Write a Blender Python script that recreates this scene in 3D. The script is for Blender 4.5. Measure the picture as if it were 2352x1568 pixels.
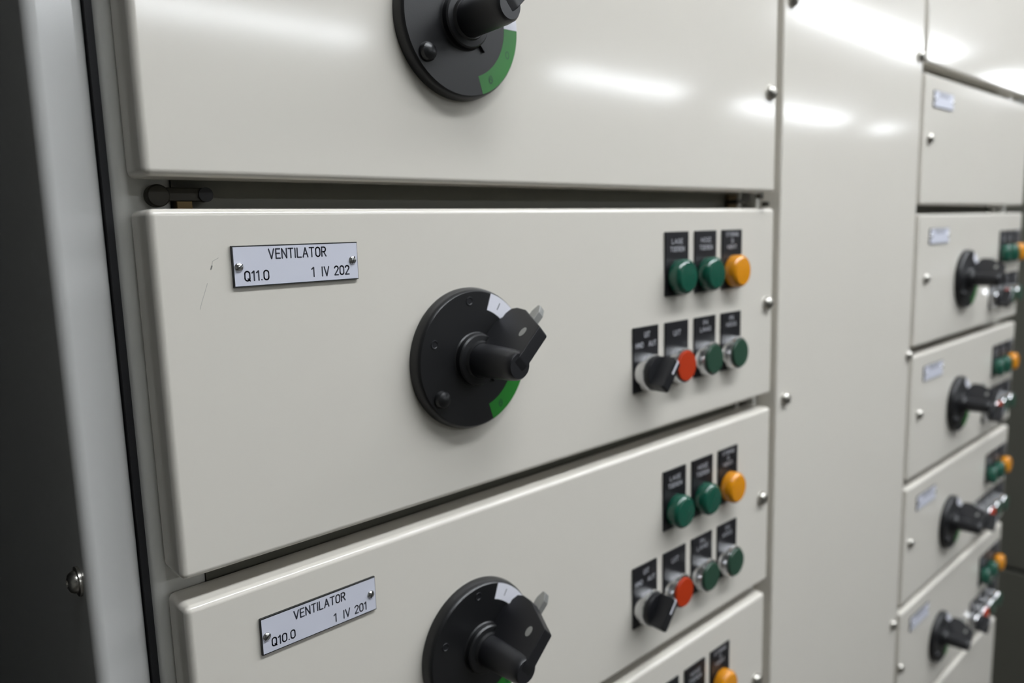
import bpy, bmesh, math, random
from mathutils import Matrix, Vector

scene = bpy.context.scene
COL = scene.collection
for o in list(bpy.data.objects):
    bpy.data.objects.remove(o, do_unlink=True)

# ------------------------------------------------------------------ camera
# world: x along the cabinet row, y into the cabinets (drawer fronts at y = 0), z up; metres
EYE = 1.45
YAW, PITCH, ROLL = math.radians(42.6036), math.radians(8.204), math.radians(-1.6256)


def camera_axes(yaw, pitch, roll):
    f = Vector((math.sin(yaw) * math.cos(pitch), math.cos(yaw) * math.cos(pitch), -math.sin(pitch)))
    r = Vector((math.cos(yaw), -math.sin(yaw), 0))
    u = r.cross(f)
    return (math.cos(roll) * r + math.sin(roll) * u, -math.sin(roll) * r + math.cos(roll) * u, f)


_r, _u, _f = camera_axes(YAW, PITCH, ROLL)
cam_data = bpy.data.cameras.new('camera')
cam = bpy.data.objects.new('camera', cam_data)
COL.objects.link(cam)
cam.matrix_world = Matrix(((_r.x, _u.x, -_f.x, 0.0), (_r.y, _u.y, -_f.y, -0.35), (_r.z, _u.z, -_f.z, EYE), (0, 0, 0, 1)))
cam_data.sensor_fit = 'HORIZONTAL'
cam_data.sensor_width = 36.0
cam_data.lens = 26.794
cam_data.clip_start = 0.01
cam_data.dof.use_dof = True
cam_data.dof.focus_distance = 0.375
cam_data.dof.aperture_fstop = 6.0
scene.camera = cam

# ------------------------------------------------------------------ world, exposure, lamp strength
world = bpy.data.worlds.new('world')
scene.world = world
world.use_nodes = True
world.node_tree.nodes['Background'].inputs[0].default_value = (0.75, 0.8, 0.9, 1)
world.node_tree.nodes['Background'].inputs[1].default_value = 0.05
vs = scene.view_settings
vs.view_transform = 'Standard'
vs.look = 'None'
vs.exposure = 0.0
vs.gamma = 1.0
vs.use_curve_mapping = False
LAMP_STRENGTH = 29.5
LAMP_COLOUR = (0.92, 0.96, 1.0)

# ------------------------------------------------------------------ materials
MATS = {}


def mat(name, rgb, rough=0.5, metal=0.0, spec=0.5, bump=0.0, bump_scale=500.0, mottled=0.0, transmission=0.0, coat=0.0):
    if name in MATS:
        return MATS[name]
    m = bpy.data.materials.new(name)
    m.use_nodes = True
    nt = m.node_tree
    b = nt.nodes['Principled BSDF']
    b.inputs['Base Color'].default_value = (*rgb, 1)
    b.inputs['Roughness'].default_value = rough
    b.inputs['Metallic'].default_value = metal
    b.inputs['Specular IOR Level'].default_value = spec
    b.inputs['Transmission Weight'].default_value = transmission
    b.inputs['Coat Weight'].default_value = coat
    if bump or mottled:
        tc = nt.nodes.new('ShaderNodeTexCoord')
    if bump:
        n = nt.nodes.new('ShaderNodeTexNoise')
        n.inputs['Scale'].default_value = bump_scale
        n.inputs['Detail'].default_value = 2.0
        bp = nt.nodes.new('ShaderNodeBump')
        bp.inputs['Strength'].default_value = bump
        bp.inputs['Distance'].default_value = 0.001
        nt.links.new(tc.outputs['Object'], n.inputs['Vector'])
        nt.links.new(n.outputs['Fac'], bp.inputs['Height'])
        nt.links.new(bp.outputs['Normal'], b.inputs['Normal'])
    if mottled:
        n2 = nt.nodes.new('ShaderNodeTexNoise')
        n2.inputs['Scale'].default_value = 9.0
        n2.inputs['Detail'].default_value = 4.0
        mx = nt.nodes.new('ShaderNodeMix')
        mx.data_type = 'RGBA'
        mx.inputs[6].default_value = (*[c * (1 - mottled) for c in rgb], 1)
        mx.inputs[7].default_value = (*[min(1, c * (1 + mottled)) for c in rgb], 1)
        nt.links.new(tc.outputs['Object'], n2.inputs['Vector'])
        nt.links.new(n2.outputs['Fac'], mx.inputs[0])
        nt.links.new(mx.outputs[2], b.inputs['Base Color'])
    MATS[name] = m
    return m


PAINT = mat('beige_powder_coat', (0.66, 0.626, 0.562), 0.108, spec=0.45, bump=0.008, bump_scale=650, mottled=0.012)
GREY = mat('grey_powder_coat', (0.62, 0.615, 0.60), 0.15, bump=0.008, bump_scale=650)
FRAME = mat('frame_powder_coat', (0.64, 0.63, 0.59), 0.15, bump=0.008, bump_scale=650)
RAIL = mat('shaded_gap_rail', (0.15, 0.145, 0.115), 0.5, 0.0)  # rail colour darkened to carry the shade inside the drawer gaps
SHADEDMETAL = mat('shaded_gap_metal', (0.028, 0.024, 0.016), 0.5, 0.3)  # hinge and latch metal, the gap's shadow put into its colour
RUBBER = mat('black_rubber', (0.011, 0.011, 0.013), 0.6)
BLACK = mat('black_plastic', (0.008, 0.008, 0.009), 0.36, bump=0.05, bump_scale=1500)
KNOBBLACK = mat('black_knob_plastic', (0.008, 0.008, 0.010), 0.4)
LEGEND = mat('black_label_laminate', (0.009, 0.009, 0.011), 0.4, spec=0.35)
LEGTEXT = mat('legend_lettering', (0.42, 0.42, 0.45), 0.5)
PLATEW = mat('white_laminate', (0.60, 0.61, 0.69), 0.42)
PLATEB = mat('black_laminate_core', (0.008, 0.009, 0.009), 0.5)
INK = mat('engraved_lettering', (0.030, 0.034, 0.050), 0.6)
WHITE = mat('white_sticker', (0.72, 0.72, 0.78), 0.45)
GREEN = mat('green_sticker', (0.010, 0.170, 0.014), 0.45)
GREENINK = mat('dark_green_print', (0.006, 0.075, 0.022), 0.5)
CHROME = mat('chrome', (0.70, 0.70, 0.71), 0.17, 1.0)
STEEL = mat('zinc_steel', (0.50, 0.48, 0.44), 0.28, 1.0)
DULLMETAL = mat('dull_grey_metal', (0.33, 0.33, 0.315), 0.4, 0.6)
BRASS = mat('yellow_brass', (0.13, 0.085, 0.035), 0.4, 0.7)
LENSG = mat('green_lens', (0.003, 0.075, 0.045), 0.22, coat=0.3)
LENSA = mat('amber_lens', (0.70, 0.265, 0.001), 0.25, coat=0.3)
BTNG = mat('green_button', (0.017, 0.058, 0.034), 0.4)
BTNR = mat('red_orange_button', (0.43, 0.030, 0.0005), 0.55, spec=0.3)
SCRATCH = mat('scuffed_paint', (0.33, 0.32, 0.29), 0.6)
OLIVE = mat('olive_locker_paint', (0.10, 0.098, 0.080), 0.45, bump=0.02)
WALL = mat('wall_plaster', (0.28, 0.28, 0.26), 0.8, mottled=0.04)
DARKBLOCKER = mat('dark_blocker', (0.02, 0.02, 0.02), 0.8)  # near-black surface of the unseen light blocker
CEIL = mat('ceiling_paint', (0.45, 0.45, 0.44), 0.85)
FLOOR = mat('floor_vinyl', (0.085, 0.08, 0.07), 0.5, mottled=0.1)
HOUSING = mat('lamp_housing', (0.75, 0.75, 0.74), 0.4)


def emitter():
    m = bpy.data.materials.new('fluorescent_diffuser')
    m.use_nodes = True
    nt = m.node_tree
    nt.nodes.remove(nt.nodes['Principled BSDF'])
    e = nt.nodes.new('ShaderNodeEmission')
    e.inputs[0].default_value = (*LAMP_COLOUR, 1)
    e.inputs[1].default_value = LAMP_STRENGTH
    nt.links.new(e.outputs[0], nt.nodes['Material Output'].inputs[0])
    return m


GLOW = emitter()

# ------------------------------------------------------------------ mesh helpers (all lengths in millimetres)
MM = 0.001


class MB:
    def __init__(self):
        self.bm = bmesh.new()
        self.mats = []

    def _begin(self):
        self._old = set(self.bm.faces)

    def _end(self, m):
        if m not in self.mats:
            self.mats.append(m)
        i = self.mats.index(m)
        for f in self.bm.faces:
            if f not in self._old:
                f.material_index = i
        return self

    def box(self, x0, x1, y0, y1, z0, z1, m, bevel=0.0, seg=3, only=None):
        """only: a test on an edge's two corner points choosing which edges get rounded."""
        self._begin()
        v = [self.bm.verts.new((x, y, z)) for x in (x0, x1) for y in (y0, y1) for z in (z0, z1)]
        fs = []
        for q in ((0, 1, 3, 2), (4, 6, 7, 5), (0, 4, 5, 1), (2, 3, 7, 6), (0, 2, 6, 4), (1, 5, 7, 3)):
            fs.append(self.bm.faces.new([v[i] for i in q]))
        if bevel:
            es = {e for f in fs for e in f.edges}
            if only:
                es = {e for e in es if only(e.verts[0].co, e.verts[1].co)}
            bmesh.ops.bevel(self.bm, geom=list(es), offset=bevel, segments=seg, profile=0.5, affect='EDGES')
        return self._end(m)

    def lathe(self, profile, m, cx=0.0, cz=0.0, seg=48):
        """profile: (radius, height towards the viewer) pairs, turned about an axis along y."""
        self._begin()
        rings = []
        for r, d in profile:
            if r < 1e-6:
                rings.append([self.bm.verts.new((cx, -d, cz))])
            else:
                rings.append([self.bm.verts.new((cx + r * math.cos(2 * math.pi * k / seg), -d, cz + r * math.sin(2 * math.pi * k / seg))) for k in range(seg)])
        for a, b in zip(rings, rings[1:]):
            for k in range(seg):
                l = (k + 1) % seg
                if len(a) == 1:
                    self.bm.faces.new((a[0], b[k], b[l]))
                elif len(b) == 1:
                    self.bm.faces.new((a[k], a[l], b[0]))
                else:
                    self.bm.faces.new((a[k], a[l], b[l], b[k]))
        return self._end(m)

    def prism(self, poly, c0, c1, f, m, bevel=0.0, seg=2):
        """a 2-D outline swept from c0 to c1; f maps (a, b, c) to a point."""
        self._begin()
        lo = [self.bm.verts.new(f(a, b, c0)) for a, b in poly]
        hi = [self.bm.verts.new(f(a, b, c1)) for a, b in poly]
        n = len(poly)
        fs = [self.bm.faces.new(lo[::-1]), self.bm.faces.new(hi)]
        for k in range(n):
            fs.append(self.bm.faces.new((lo[k], lo[(k + 1) % n], hi[(k + 1) % n], hi[k])))
        if bevel:
            es = list({e for q in fs for e in q.edges})
            bmesh.ops.bevel(self.bm, geom=es, offset=bevel, segments=seg, profile=0.5, affect='EDGES')
        return self._end(m)

    def sector(self, r0, r1, a0, a1, d, m, n=24):
        """a flat ring sector in the plane of the drawer front, at height d."""
        self._begin()
        prev = None
        for k in range(n + 1):
            a = math.radians(a0 + (a1 - a0) * k / n)
            cur = [self.bm.verts.new((r * math.cos(a), -d, r * math.sin(a))) for r in (r0, r1)]
            if prev:
                self.bm.faces.new((prev[0], prev[1], cur[1], cur[0]))
            prev = cur
        return self._end(m)

    def stroke(self, pts, w, d, m):
        """a thin flat stroke along (x, z) points, at height d, rounded at its points."""
        self._begin()
        h = w / 2
        for (x0, z0), (x1, z1) in zip(pts, pts[1:]):
            L = math.hypot(x1 - x0, z1 - z0)
            if L < 1e-9:
                continue
            nx, nz = -(z1 - z0) / L * h, (x1 - x0) / L * h
            self.bm.faces.new([self.bm.verts.new(p) for p in ((x0 + nx, -d, z0 + nz), (x0 - nx, -d, z0 - nz), (x1 - nx, -d, z1 - nz), (x1 + nx, -d, z1 + nz))])
        for x, z in pts:
            self.bm.faces.new([self.bm.verts.new((x + h * math.cos(k * math.pi / 4), -d, z + h * math.sin(k * math.pi / 4))) for k in range(8)])
        return self._end(m)

    def text(self, s, x, z, height, width, m, d, w=None, centre=False):
        """stroke lettering: base line at z, left end (or middle) at x, squeezed into the given width."""
        gl = []
        pen = 0.0
        for c in s:
            gw, lines = GLYPHS[c]
            gl.append((pen, lines))
            pen += gw + 0.22
        total = pen - 0.22
        sx = width / total if width else height
        x0 = x - total * sx / 2 if centre else x
        for off, lines in gl:
            for ln in lines:
                self.stroke([(x0 + (off + a) * sx, z + b * height) for a, b in ln], w or height * 0.13, d, m)
        return self

    def move(self, dx, dy, dz):
        for v in self.bm.verts:
            v.co += Vector((dx, dy, dz))
        return self

    def mesh(self, name, angle=32):
        bmesh.ops.recalc_face_normals(self.bm, faces=list(self.bm.faces))
        for v in self.bm.verts:
            v.co *= MM
        me = bpy.data.meshes.new(name)
        self.bm.to_mesh(me)
        self.bm.free()
        for m in self.mats:
            me.materials.append(m)
        me.shade_smooth()
        # area-weighted corner normals, so large flat sheets stay optically flat right up to their rounded edges
        ca = math.cos(math.radians(angle))
        around = [[] for _ in me.vertices]
        nrm = [p.normal.copy() for p in me.polygons]
        area = [p.area for p in me.polygons]
        for p in me.polygons:
            for v in p.vertices:
                around[v].append(p.index)
        out = [None] * len(me.loops)
        for p in me.polygons:
            for li, v in zip(p.loop_indices, p.vertices):
                acc = Vector((0, 0, 0))
                for q in around[v]:
                    if nrm[q].dot(nrm[p.index]) > ca:
                        acc += nrm[q] * area[q]
                out[li] = acc.normalized() if acc.length > 0 else nrm[p.index]
        me.normals_split_custom_set(out)
        return me


def arc(cx, cz, rx, rz, a0, a1, n=8):
    return [(cx + rx * math.cos(math.radians(a0 + (a1 - a0) * k / n)), cz + rz * math.sin(math.radians(a0 + (a1 - a0) * k / n))) for k in range(n + 1)]


_O = arc(.24, .74, .24, .26, 0, 180) + arc(.24, .26, .24, .26, 180, 360) + [(.48, .74)]
GLYPHS = {
    'V': (.54, [[(0, 1), (.27, 0), (.54, 1)]]),
    'E': (.44, [[(.44, 1), (0, 1), (0, 0), (.44, 0)], [(0, .52), (.38, .52)]]),
    'N': (.50, [[(0, 0), (0, 1), (.5, 0), (.5, 1)]]),
    'T': (.50, [[(0, 1), (.5, 1)], [(.25, 1), (.25, 0)]]),
    'I': (.04, [[(.02, 0), (.02, 1)]]),
    'L': (.42, [[(0, 1), (0, 0), (.42, 0)]]),
    'A': (.54, [[(0, 0), (.27, 1), (.54, 0)], [(.1, .34), (.44, .34)]]),
    'O': (.48, [_O]),
    '0': (.48, [_O]),
    'Q': (.50, [_O, [(.3, .2), (.5, -.02)]]),
    'R': (.48, [[(0, 0), (0, 1), (.26, 1)] + arc(.26, .75, .2, .25, 90, -90) + [(0, .5)], [(.22, .5), (.48, 0)]]),
    '1': (.24, [[(0, .82), (.2, 1), (.2, 0)]]),
    '2': (.46, [arc(.23, .76, .23, .24, 170, -30) + [(0, 0), (.46, 0)]]),
    '.': (.06, [[(.03, .03), (.031, .03)]]),
    ' ': (.40, []),
    'H': (.48, [[(0, 0), (0, 1)], [(.48, 0), (.48, 1)], [(0, .5), (.48, .5)]]),
    'D': (.48, [[(0, 0), (0, 1), (.22, 1)] + arc(.22, .5, .26, .5, 90, -90) + [(0, 0)]]),
    'G': (.50, [arc(.24, .74, .24, .26, 20, 180) + arc(.24, .26, .24, .26, 180, 360) + [(.48, .46), (.28, .46)]]),
    'S': (.46, [arc(.23, .75, .23, .25, 30, 270, 10) + arc(.23, .25, .23, .25, 90, -150, 10)]),
    'U': (.48, [[(0, 1)] + arc(.24, .26, .24, .26, 180, 360) + [(.48, 1)]]),
    'P': (.46, [[(0, 0), (0, 1), (.24, 1)] + arc(.24, .74, .22, .26, 90, -90) + [(0, .48)]]),
}


def tag(o, label=None, cat=None, group=None, kind=None):
    for k, v in (('label', label), ('category', cat), ('group', group), ('kind', kind)):
        if v:
            o[k] = v
    return o


def obj(name, mesh, parent=None, loc=(0, 0, 0), label=None):
    """loc in millimetres, relative to the parent."""
    if isinstance(mesh, MB):
        mesh = mesh.mesh(name)
    o = bpy.data.objects.new(name, mesh)
    COL.objects.link(o)
    o.location = [c * MM for c in loc]
    if parent:
        o.parent = parent
    if label:
        o['label'] = label
    return o


def thing(name, loc, label, cat, group=None):
    """an Empty at the thing's base; loc in millimetres, z measured from the camera's height."""
    o = bpy.data.objects.new(name, None)
    o.empty_display_size = 0.05
    COL.objects.link(o)
    o.location = (loc[0] * MM, loc[1] * MM, loc[2] * MM + EYE)
    return tag(o, label, cat, group)


# ------------------------------------------------------------------ the room
FL = -EYE * 1000          # floor, in the millimetre frame that has z = 0 at camera height


def structure(name, mb):
    o = obj(name, mb)
    o.location = (0, 0, EYE)
    o['kind'] = 'structure'
    return o


X0, X1, Y0, Y1, ZC = -1600, 12600, -4900, 760, 1420
structure('floor', MB().box(X0, X1, Y0, Y1, FL - 60, FL, FLOOR))
structure('ceiling', MB().box(X0, X1, Y0, Y1, ZC, ZC + 60, CEIL))
structure('wall_back', MB().box(X0, X1, Y1, Y1 + 80, FL, ZC, WALL))
structure('wall_front', MB().box(X0, X1, Y0 - 80, Y0, FL, ZC, WALL))
structure('wall_right', MB().box(X1, X1 + 80, Y0, Y1, FL, ZC, WALL))
structure('wall_left', MB().box(X0 - 80, X0, Y0, Y1, FL, ZC, WALL))
structure('side_light_blocker', MB().box(X0, -40, 20, Y1, FL, ZC, DARKBLOCKER))  # unseen block added to keep the end panel's side face dark

# ceiling lights: two rows parallel to the cabinets (seen only as streaks in the paint)
LAMP_Z = 1250
LAMP_LABEL = {'lower': 'white fluorescent ceiling light mirrored in the lower, softer row of streaks',
              'upper': 'white fluorescent ceiling light mirrored in the upper, brighter row of streaks',
              'nearest': 'white fluorescent ceiling light close above the drawer fronts, outside the photo'}


def lamp(x0, x1, y, row, hw=44):
    L = x1 - x0
    t = thing('ceiling_light', ((x0 + x1) / 2, y, ZC), LAMP_LABEL[row], 'ceiling light', 'fluorescent lights, ' + row + ' row')
    obj('housing', MB().box(-L / 2 - 20, L / 2 + 20, -hw - 14, hw + 14, LAMP_Z + 25 - ZC, LAMP_Z + 85 - ZC, HOUSING, 6, 2), t)
    obj('diffuser', MB().box(-L / 2, L / 2, -hw, hw, LAMP_Z - 25 - ZC, LAMP_Z + 24.5 - ZC, GLOW, 12, 3), t)
    for s in (-0.35, 0.35):
        obj('hanger', MB().box(s * L - 6, s * L + 6, -6, 6, LAMP_Z + 84.5 - ZC, -0.2, STEEL), t)


for a, b in ((600, 2800), (4600, 6300), (7400, 9700), (10900, 11250)):
    lamp(a, b, -4040, 'lower')
for a, b in ((1500, 3080), (4400, 6750), (8050, 9900)):
    lamp(a, b, -1890, 'upper', 32)
for a, b in ((-150, 1350), (1430, 2930)):
    lamp(a, b, -800, 'nearest', 95)

# ------------------------------------------------------------------ prototypes of the fittings (shared meshes)
PROTO = {}


def lever_point(a, b, c, th=math.radians(42)):
    """radius a, height b towards the viewer, sideways c -> point"""
    ux, uz = math.cos(th), math.sin(th)
    return (a * ux - c * uz, -b, a * uz + c * ux)


def build_protos():
    P = PROTO
    # rotary isolator: dial plate with its hub
    d = MB().lathe([(0, 0.2), (42, 0.2), (42.2, 2.2), (41.6, 5.6), (40.9, 7.2), (40.0, 8.0), (36, 8.0), (16.2, 8.0), (15.6, 8.6), (15.2, 11.5), (14.4, 12.4), (11.4, 12.8), (10.6, 14.5), (0, 14.5)], BLACK, seg=96)
    for r, a in ((34.6, 95), (32, 158)):                                   # two sunk screw holes
        cx, cz = r * math.cos(math.radians(a)), r * math.sin(math.radians(a))
        d.lathe([(2.7, 8.01), (2.5, 8.35), (1.9, 8.3), (1.6, 8.02), (0, 8.02)], KNOBBLACK, cx, cz, 20)
    d.prism([(13, 7.9), (20.5, 7.9), (20.5, 9.6), (13, 10)], -0.9, 0.9, lambda a, b, c: lever_point(a, b, c, math.radians(-46)), KNOBBLACK)
    P['dial'] = d.mesh('dial_plate')
    P['cap'] = MB().lathe([(5.2, 7.9), (5.1, 9.2), (4.4, 11.0), (2.6, 12.2), (0, 12.6)], BLACK, 33 * math.cos(math.radians(217)), 33 * math.sin(math.radians(217)), 28).mesh('screw_cap')
    on = MB().sector(30, 40.2, 0.5, 70.5, 8.06, WHITE)
    a = math.radians(57)
    on.stroke([(33.2 * math.cos(a), 33.2 * math.sin(a)), (37.2 * math.cos(a), 37.2 * math.sin(a))], 0.6, 8.1, INK)
    P['on'] = on.mesh('on_label')
    off = MB().sector(30, 40.2, -72, 0.3, 8.06, GREEN)

    def place(pts, ang, r=35.1):
        c = (r * math.cos(math.radians(ang)), r * math.sin(math.radians(ang)))
        return [(c[0] + x, c[1] + z) for x, z in pts]
    off.stroke(place(arc(0, 0, 1.3, 2.0, 0, 360, 14), -24), 0.5, 8.1, GREENINK)                       # O
    off.stroke(place(arc(0, 0.2, 1.4, 2.2, 0, 360, 14), -58), 0.45, 8.1, GREENINK)                    # padlock mark
    off.stroke(place([(-0.9, -1.4), (0.9, -1.4), (0.9, 0.3), (-0.9, 0.3), (-0.9, -1.4)], -58), 0.45, 8.1, GREENINK)
    off.stroke(place([(-0.5, 0.3)] + arc(0, 0.9, 0.5, 0.7, 180, 0, 6) + [(0.5, 0.3)], -58), 0.35, 8.1, GREENINK)
    P['off'] = off.mesh('off_label')
    # lever: column, grip, end of the column
    lv = MB().lathe([(10.0, 14.0), (9.7, 22), (9.0, 40), (8.4, 44.5), (7.2, 46.2), (0, 46.2)], KNOBBLACK, seg=36)
    grip = [(2, 15.5), (14, 13.0), (32.5, 11.8), (36.8, 14.2), (38.0, 18.5), (36.9, 26.5), (25.4, 46.8), (3, 47.2), (-2, 46)]
    lv.prism(grip, -4.0, 5.2, lever_point, KNOBBLACK, 0.9, 2)
    lv.prism([(2, 8.2), (26, 8.2), (30, 11.8), (30, 14), (2, 15)], 3.2, 4.6, lever_point, KNOBBLACK)
    P['lever'] = lv.mesh('lever')
    sl = MB()
    sl.prism([(20 + 3.3 * math.cos(t * math.pi / 8), 37 + 2.1 * math.sin(t * math.pi / 8)) for t in range(16)], 5.0, 5.35, lever_point, DULLMETAL)
    P['slot'] = sl.mesh('padlock_eye')
    tg = MB().prism([(24, 22.5), (42, 22.5), (47, 24.5), (47, 26.5), (42, 29), (24, 29)], -7.2, -2.2, lever_point, DULLMETAL, 0.4)
    P['tongue'] = tg.mesh('locking_tongue')
    # indicator light
    P['collar'] = MB().lathe([(0, 1.5), (13.0, 1.5), (13.0, 2.3), (0, 2.3)], KNOBBLACK).mesh('collar')
    for k, m in (('lens_g', LENSG), ('lens_a', LENSA)):
        P[k] = MB().lathe([(0, 2.2), (13.0, 2.2), (13.5, 3.0), (13.6, 6.0), (13.6, 9.6), (12.9, 10.9), (11.6, 12.2), (10.9, 12.5), (10.3, 12.4), (6, 12.7), (0, 12.9)], m).mesh('lens')
    # push button and selector
    P['bezel'] = MB().lathe([(0, 1.5), (14.6, 1.5), (14.6, 4.6), (14.2, 5.4), (14.0, 8.2), (13.4, 9.4), (12.5, 9.6), (12.2, 8.2), (0, 8.2)], CHROME, seg=64).mesh('bezel')
    for k, m in (('btn_g', BTNG), ('btn_r', BTNR)):
        P[k] = MB().lathe([(11.9, 8.0), (12.0, 10.6), (11.5, 11.4), (0, 11.6)], m).mesh('button_face')
    kn = MB().lathe([(13.2, 8.0), (13.2, 11.6), (12.4, 13.2), (0, 13.2)], KNOBBLACK)

    def kp(a, b, c):
        return lever_point(a, b, c, math.radians(50))
    kn.prism([(-12.6, 12.5), (12.6, 12.5), (12.8, 23.2), (11.6, 24.6), (-11.6, 24.6), (-12.8, 23.2)], -4.6, 4.6, kp, KNOBBLACK, 0.7, 2)
    kn.prism([(1, 24.55), (12.0, 24.55), (12.95, 23.4), (12.95, 15), (13.05, 15), (13.1, 23.6), (12.1, 24.75), (1, 24.75)], -0.9, 0.9, kp, WHITE)
    P['knob'] = kn.mesh('knob')
    # screws
    P['lock'] = MB().lathe([(0, 0.05), (6.8, 0.05), (6.8, 1.0), (6.2, 1.2), (6.0, 2.4), (5.0, 4.0), (3.2, 5.0), (0, 5.4)], STEEL, seg=32).mesh('quarter_turn_lock')
    sc = MB().lathe([(2.15, 1.45), (2.15, 1.7), (1.8, 2.25), (1.1, 2.6), (0, 2.7)], CHROME, seg=28)
    sc.box(-0.22, 0.22, -2.76, -2.3, -1.9, 1.9, PLATEB)
    P['plate_screw'] = sc.mesh('screw')


build_protos()


def legend(kind):
    """30 x 49 mm black label plate, hole centre at the origin, lettering above it."""
    key = 'legend_' + kind
    if key in PROTO:
        return PROTO[key]
    b = MB().box(-15.25, 15.25, -1.5, -0.1, -14.6, 34.6, LEGEND, 0.4, 2)
    d = 1.53
    rows = {
        'low': [('LAGE', 0, 25.5, 3.4, 14), ('TOEREN', 0, 19.5, 3.4, 18)],
        'high': [('HOGE', 0, 25.5, 3.4, 14), ('TOEREN', 0, 19.5, 3.4, 18)],
        'fault': [('STORING', 0, 29.2, 3.0, 19), ('Q', 0, 24.0, 3.0, 3), ('VENT.', 0, 18.8, 3.0, 16)],
        'mode': [('UIT', 1, 26.5, 3.8, 6.5), ('HND', -8, 19.2, 3.6, 9), ('AUT', 7.5, 19.2, 3.6, 9)],
        'stop': [('UIT', 0, 23.4, 3.8, 9)],
        'start_low': [('IN', 0, 28.0, 3.4, 6), ('LAAG', 0, 22.4, 3.4, 15)],
        'start_high': [('IN', 0, 28.0, 3.4, 6), ('HOOG', 0, 22.4, 3.4, 15)],
    }[kind]
    for s, x, z, h, w in rows:
        b.text(s, x, z, h, w, LEGTEXT, d, 0.62, centre=True)
    PROTO[key] = b.mesh('label_plate')
    return PROTO[key]


def nameplate(lines):
    """67 x 19.3 mm engraved plate, top left corner at the origin."""
    b = MB().box(0, 66.7, -1.4, -0.05, -19.3, 0, PLATEB)
    b.box(0.55, 66.45, -1.5, -1.39, -18.8, -0.6, PLATEW)
    for s, x, z, h, w in lines:
        b.text(s, x, z, h, w, INK, 1.53, 0.72)
    return b


def rotary_switch(parent, x, z):
    r = obj('rotary_switch', PROTO['dial'], parent, (x, 0, z))
    obj('screw_cap', PROTO['cap'], r)
    obj('on_label', PROTO['on'], r, label='white label marked with a stroke')
    obj('off_label', PROTO['off'], r, label='green label')
    obj('lever', PROTO['lever'], r)
    obj('padlock_eye', PROTO['slot'], r)
    obj('locking_tongue', PROTO['tongue'], r, label='grey metal tongue')
    return r


def controls(parent, x, zl, zm, pitch=39.4):
    """three indicator lights in the upper row; selector and three push buttons in the lower row. x: middle of the first light."""
    for k, (lg, ln, lab) in enumerate((('low', 'lens_g', 'green lens'), ('high', 'lens_g', 'green lens'), ('fault', 'lens_a', 'amber lens'))):
        c = obj('indicator_light', PROTO['collar'], parent, (x + k * pitch, 0, zl))
        obj('label_plate', legend(lg), c)
        obj('lens', PROTO[ln], c, label=lab)
    s = obj('selector_switch', PROTO['bezel'], parent, (x - pitch, 0, zm))
    obj('label_plate', legend('mode'), s)
    obj('knob', PROTO['knob'], s, label='black knob with a white pointer')
    for k, (lg, bt, lab) in enumerate((('stop', 'btn_r', 'orange red button'), ('start_low', 'btn_g', 'green button'), ('start_high', 'btn_g', 'green button'))):
        b = obj('push_button', PROTO['bezel'], parent, (x + k * pitch, 0, zm))
        obj('label_plate', legend(lg), b)
        obj('button_face', PROTO[bt], b, label=lab)


DOOR_D = 25.0


def front_panel(w, h, scratch=None):
    b = MB().box(0, w, 0, DOOR_D, 0, h, PAINT, 3.4, 5)
    if scratch:
        for ln, wd in scratch:
            b.stroke(ln, wd, 0.02, SCRATCH)
    return b


def add_plate(parent, x, z, lines):
    n = obj('nameplate', nameplate(lines), parent, (x, 0, z))
    for sx, sz, rot in ((2.9, -9.9, 52), (63.6, -9.3, 20)):
        s = obj('screw', PROTO['plate_screw'], n, (sx, 0, sz), label='silver slotted screw')
        s.rotation_euler = (0, math.radians(rot), 0)


# ------------------------------------------------------------------ left column of drawers
W1, H1 = 537.5, 170.3
XL = 111.0
UNIT = []


def drawer(x, ztop, w, h, label, lock_x, mesh=None):
    t = thing('switchgear_module', (x, 0, ztop - h), label, 'switchgear drawer', 'plug-in modules of the switchgear')
    obj('front_panel', mesh or PROTO['front%d' % int(w)], t)
    if lock_x is not None:
        obj('quarter_turn_lock', PROTO['lock'], t, (lock_x, 0, h / 2), label='silver domed lock')
    return t


PROTO['front537'] = front_panel(W1, H1).mesh('front_panel')
SC = [([(140.2 - XL, -8.2 + 156.1), (137.4 - XL, -9.6 + 156.1), (136.6 - XL, -12.6 + 156.1)], 0.22),
      ([(136.9 - XL, -11.8 + 156.1), (136.3 - XL, -13.2 + 156.1)], 0.7),
      ([(134.2 - XL, -19.5 + 156.1), (132.8 - XL, -23.2 + 156.1), (131.2 - XL, -27.2 + 156.1), (129.9 - XL, -31 + 156.1)], 0.22)]

LINES2 = [('VENTILATOR', 18.0, -6.6, 4.5, 30.4), ('Q11.0', 5.4, -16.5, 4.4, 11.8), ('1', 40.0, -16.5, 4.5, 1.3), ('IV', 45.7, -16.5, 4.5, 3.8), ('202', 52.8, -16.4, 4.4, 8.3)]
LINES3 = [('VENTILATOR', 18.0, -6.8, 4.4, 29.6), ('Q10.0', 5.4, -16.3, 4.3, 12.4), ('1', 40.4, -16.8, 4.4, 1.3), ('IV', 46.2, -16.8, 4.4, 3.7), ('201', 53.2, -16.9, 4.3, 7.0)]

t1 = drawer(XL, 198.4, W1, H1, 'beige drawer with a rotary switch but no lamps, on top of the left column', 525)
rotary_switch(t1, 174.0, 116.5 - 28.1)

t2 = drawer(XL, 14.2, W1, H1, 'beige drawer with the nameplate Q11.0 ventilator 1 IV 202', 526, front_panel(W1, H1, SC).mesh('front_panel'))
add_plate(t2, 146.0 - XL, -3.0 + 156.1, LINES2)
rotary_switch(t2, 174.0, -74.0 + 156.1)
controls(t2, 497.0 - XL, -38.2 + 156.1, -107.6 + 156.1)

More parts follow.
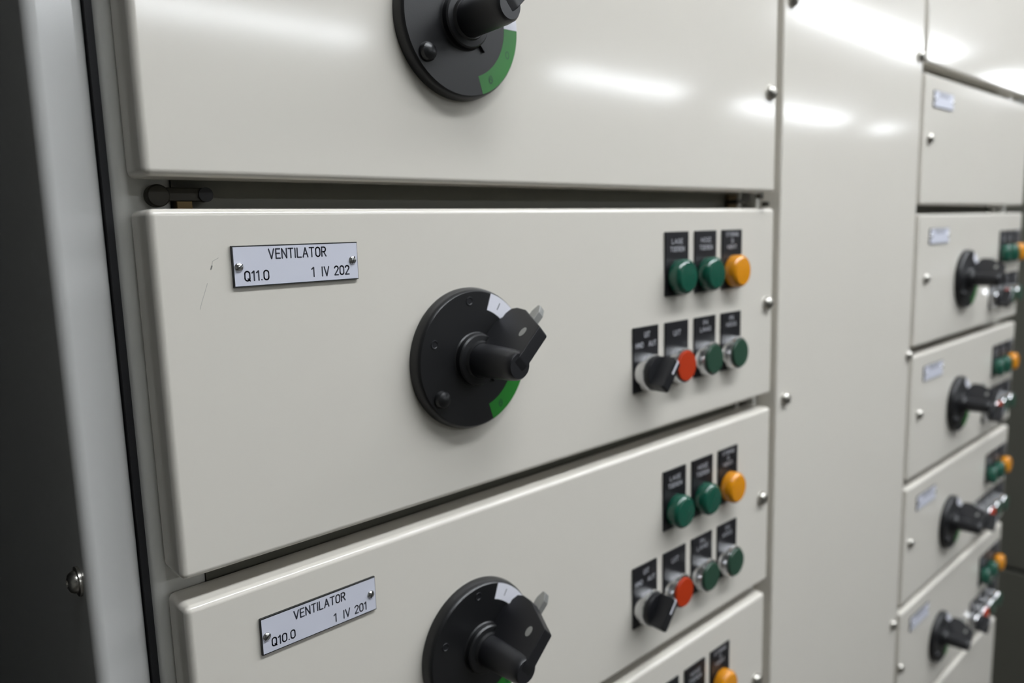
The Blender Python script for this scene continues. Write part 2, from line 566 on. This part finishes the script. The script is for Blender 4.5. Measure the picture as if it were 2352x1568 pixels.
t3 = drawer(XL, -169.2, W1, H1, 'beige drawer with the nameplate Q10.0 ventilator 1 IV 201', 523)
add_plate(t3, 145.4 - XL, -187.0 + 339.5, LINES3)
rotary_switch(t3, 172.5, -256.0 + 339.5)
controls(t3, 495.0 - XL, -226.6 + 339.5, -294.6 + 339.5)

t4 = drawer(XL - 4, -351.6, W1, H1, 'beige drawer at the bottom of the left column, mostly outside the photo', 523)
rotary_switch(t4, 172.5, 82)
controls(t4, 490.0 - XL, -409.0 + 521.9, -477.0 + 521.9)

# cabinet that carries the left column
c1 = thing('switchgear_cabinet', (0, 0, FL), 'beige cabinet frame behind the left column of drawers, black seal down its edge', 'cabinet')
ZB, ZT = 100, 2080


def up(b):
    return lambda p, q: abs(p.z - q.z) > 1 and p.y < b and q.y < b


obj('upright', MB().box(105, 132, 26.5, 620, 0, ZT, FRAME, 5, 4, up(30)), c1)
obj('upright', MB().box(649.6, 656.6, 19, 620, 0, ZT, FRAME, 1.5, 2, up(20)), c1)
obj('flange', MB().box(631, 637, 26.5, 62, 0, ZT, FRAME, 1, 2), c1)
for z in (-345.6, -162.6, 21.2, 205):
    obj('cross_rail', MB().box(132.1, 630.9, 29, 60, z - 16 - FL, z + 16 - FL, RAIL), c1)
obj('back_panel', MB().box(132.1, 649.5, 600, 616, 0, ZT, FRAME), c1)
obj('top_panel', MB().box(132.1, 649.5, 62.1, 599, ZT - 20, ZT, FRAME), c1)
obj('slot_shade_strip', MB().box(637.1, 649.4, 34, 60, 0, ZT - 21, RUBBER), c1)  # added black strip standing in for the darkness deep in the slot
obj('seal', MB().box(101.9, 104.9, 27, 600, 0, ZT, RUBBER), c1, label='black rubber seal')
hg = MB().lathe([(0, 0), (5.2, 0), (5.2, 4.2), (4.6, 5.0), (0, 5.0)], SHADEDMETAL, 123.5, 20.9 - FL, 28)
hg.box(124, 145.5, -3.4, -0.5, 18.4 - FL, 24.8 - FL, SHADEDMETAL, 0.6)
hg.lathe([(0, 0), (3.5, 0), (3.5, 4.4), (0, 4.6)], RUBBER, 145.5, 21.6 - FL, 20)
hg.box(132, 139.5, -2.5, 3, 14.6 - FL, 19 - FL, BRASS, 0.5)
h = obj('hinge', hg, c1, (0, 26, 0))
lt = MB().box(612, 630, 16, 27, 19.0 - FL, 22.6 - FL, SHADEDMETAL, 0.5)
lt.lathe([(0, 0), (2.6, 0), (2.6, 5), (0, 5.4)], SHADEDMETAL, 617, 24.6 - FL, 16).lathe([(0, 0), (2.2, 0), (2.2, 5), (0, 5.4)], SHADEDMETAL, 627, 17.6 - FL, 16)
obj('latch', lt.box(614, 629, 26.5, 29.5, 15 - FL, 27 - FL, BRASS), c1)

# plain covers above and below the modules, outside the photo
obj('cover_panel', MB().box(XL, XL + W1, 0, DOOR_D, 212 - FL, ZT, PAINT, 3.4, 4), c1)
obj('cover_panel', MB().box(XL, XL + W1, 0, DOOR_D, ZB, -536 - FL, PAINT, 3.4, 4), c1)

# end panel on the left of the row
e1 = thing('end_panel', (0, 0, FL), 'grey end panel with a bolt in its dark side, left end of the row', 'panel')
obj('panel_shell', MB().box(78, 101.6, 26.5, 640, 0, ZT, GREY, 5.5, 5, up(30)), e1)
bl = MB().lathe([(0, 0), (8.3, 0), (8.3, 1.4), (6.2, 1.8), (6.0, 3.4), (4.8, 5.0), (2.6, 5.9), (2.2, 5.0), (0, 5.0)], STEEL, seg=32)
bo = obj('bolt', bl, e1, (77.9, 40.5, -157.0 - FL), label='silver domed bolt')
bo.scale = (0.86, 0.86, 0.86)
bo.rotation_euler = (0, 0, math.radians(-90))

# tall cable compartment
cc = thing('cable_compartment', (0, 0, FL), 'tall plain beige cabinet door between the two columns of drawers', 'cabinet')
obj('door_panel', MB().box(658.5, 987, 0, DOOR_D, ZB, ZT, PAINT, 2.2, 4), cc)
obj('carcass', MB().box(657, 988.5, 27, 618, 0, ZT, FRAME), cc)
for x, z in ((671.5, 196.5), (674.5, -165.7), (977, 187.5), (981, -164.3), (972, -513.5), (672, -528)):
    obj('quarter_turn_lock', PROTO['lock'], cc, (x, 0, z - FL), label='silver domed lock')

# ------------------------------------------------------------------ right column of drawers
XR, W2 = 998.5, 438.0
c2 = thing('switchgear_cabinet', (0, 0, FL), 'beige cabinet frame behind the right column of drawers', 'cabinet')
obj('upright', MB().box(989, 1006, 26.5, 620, 0, ZT, FRAME, 2, 2, up(30)), c2)
obj('upright', MB().box(1372, 1446, 26.5, 620, 0, ZT, FRAME, 3, 3, up(30)), c2)
obj('back_panel', MB().box(1006.1, 1371.9, 600, 616, 0, ZT, FRAME), c2)
BOUND = [178, 12.5, -162.5, -335, -504, -675]
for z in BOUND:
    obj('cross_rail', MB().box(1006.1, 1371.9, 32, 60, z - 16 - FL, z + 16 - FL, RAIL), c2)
G2 = 5.5
tops = [355] + [b - G2 for b in BOUND]
bots = [b + G2 for b in BOUND] + [-845]
LAB2 = ['plain beige drawer front above the slanting dark gap, top of the right column',
        'beige drawer with only a small nameplate, second from the top of the right column',
        'beige drawer with switch and lamps, directly under the plain nameplate drawer on the right',
        'beige drawer with switch and lamps, third from the bottom of the right column\'s switches',
        'beige drawer with switch and lamps, second from the bottom of the right column\'s switches',
        'beige drawer with the lowest rotary switch of the right column',
        'plain beige drawer front at the bottom of the right column, under the lowest switch']
for k, (zt, zb) in enumerate(zip(tops, bots)):
    h = zt - zb
    t = drawer(XR, zt, W2, h, LAB2[k], None, front_panel(W2, h).mesh('front_panel'))
    if 1 <= k <= 5:
        obj('quarter_turn_lock', PROTO['lock'], t, ((14.5, 24, 24, 15, 2)[k - 1] + 4, 0, h / 2 + 2), label='silver domed lock')
        add_plate(t, (26, 35, 38, 36, 33)[k - 1], h - 18, [('VENTILATOR', 18.0, -6.6, 4.5, 30.4)])
    if 2 <= k <= 5:
        rotary_switch(t, (0, 0, 174, 171, 165, 148)[k], h - 89).scale = [(0, 0, 0.95, 0.93, 0.91, 0.88)[k]] * 3
        controls(t, 340.0, h - 61, h - 126, 36.0)

obj('cover_panel', MB().box(XR, XR + W2, 0, DOOR_D, 366 - FL, ZT, PAINT, 3.4, 4), c2)
obj('cover_panel', MB().box(XR, XR + W2, 0, DOOR_D, ZB, -856 - FL, PAINT, 3.4, 4), c2)

# locker beyond the end of the row
lk = thing('metal_locker', (2300, 250, FL), 'dark olive metal locker with a horizontal seam, beyond the right end of the row', 'locker')
obj('base_section', MB().box(-300, 300, -380, 420, 0, -0.41 * 2000 - FL - 4, OLIVE, 6, 2), lk)
obj('upper_section', MB().box(-300, 300, -380, 420, -0.41 * 2000 - FL + 4, 1640, OLIVE, 6, 2), lk)
obj('joint_strip', MB().box(-294, 294, -374, 414, -0.41 * 2000 - FL - 4.2, -0.41 * 2000 - FL + 4.2, RUBBER), lk)
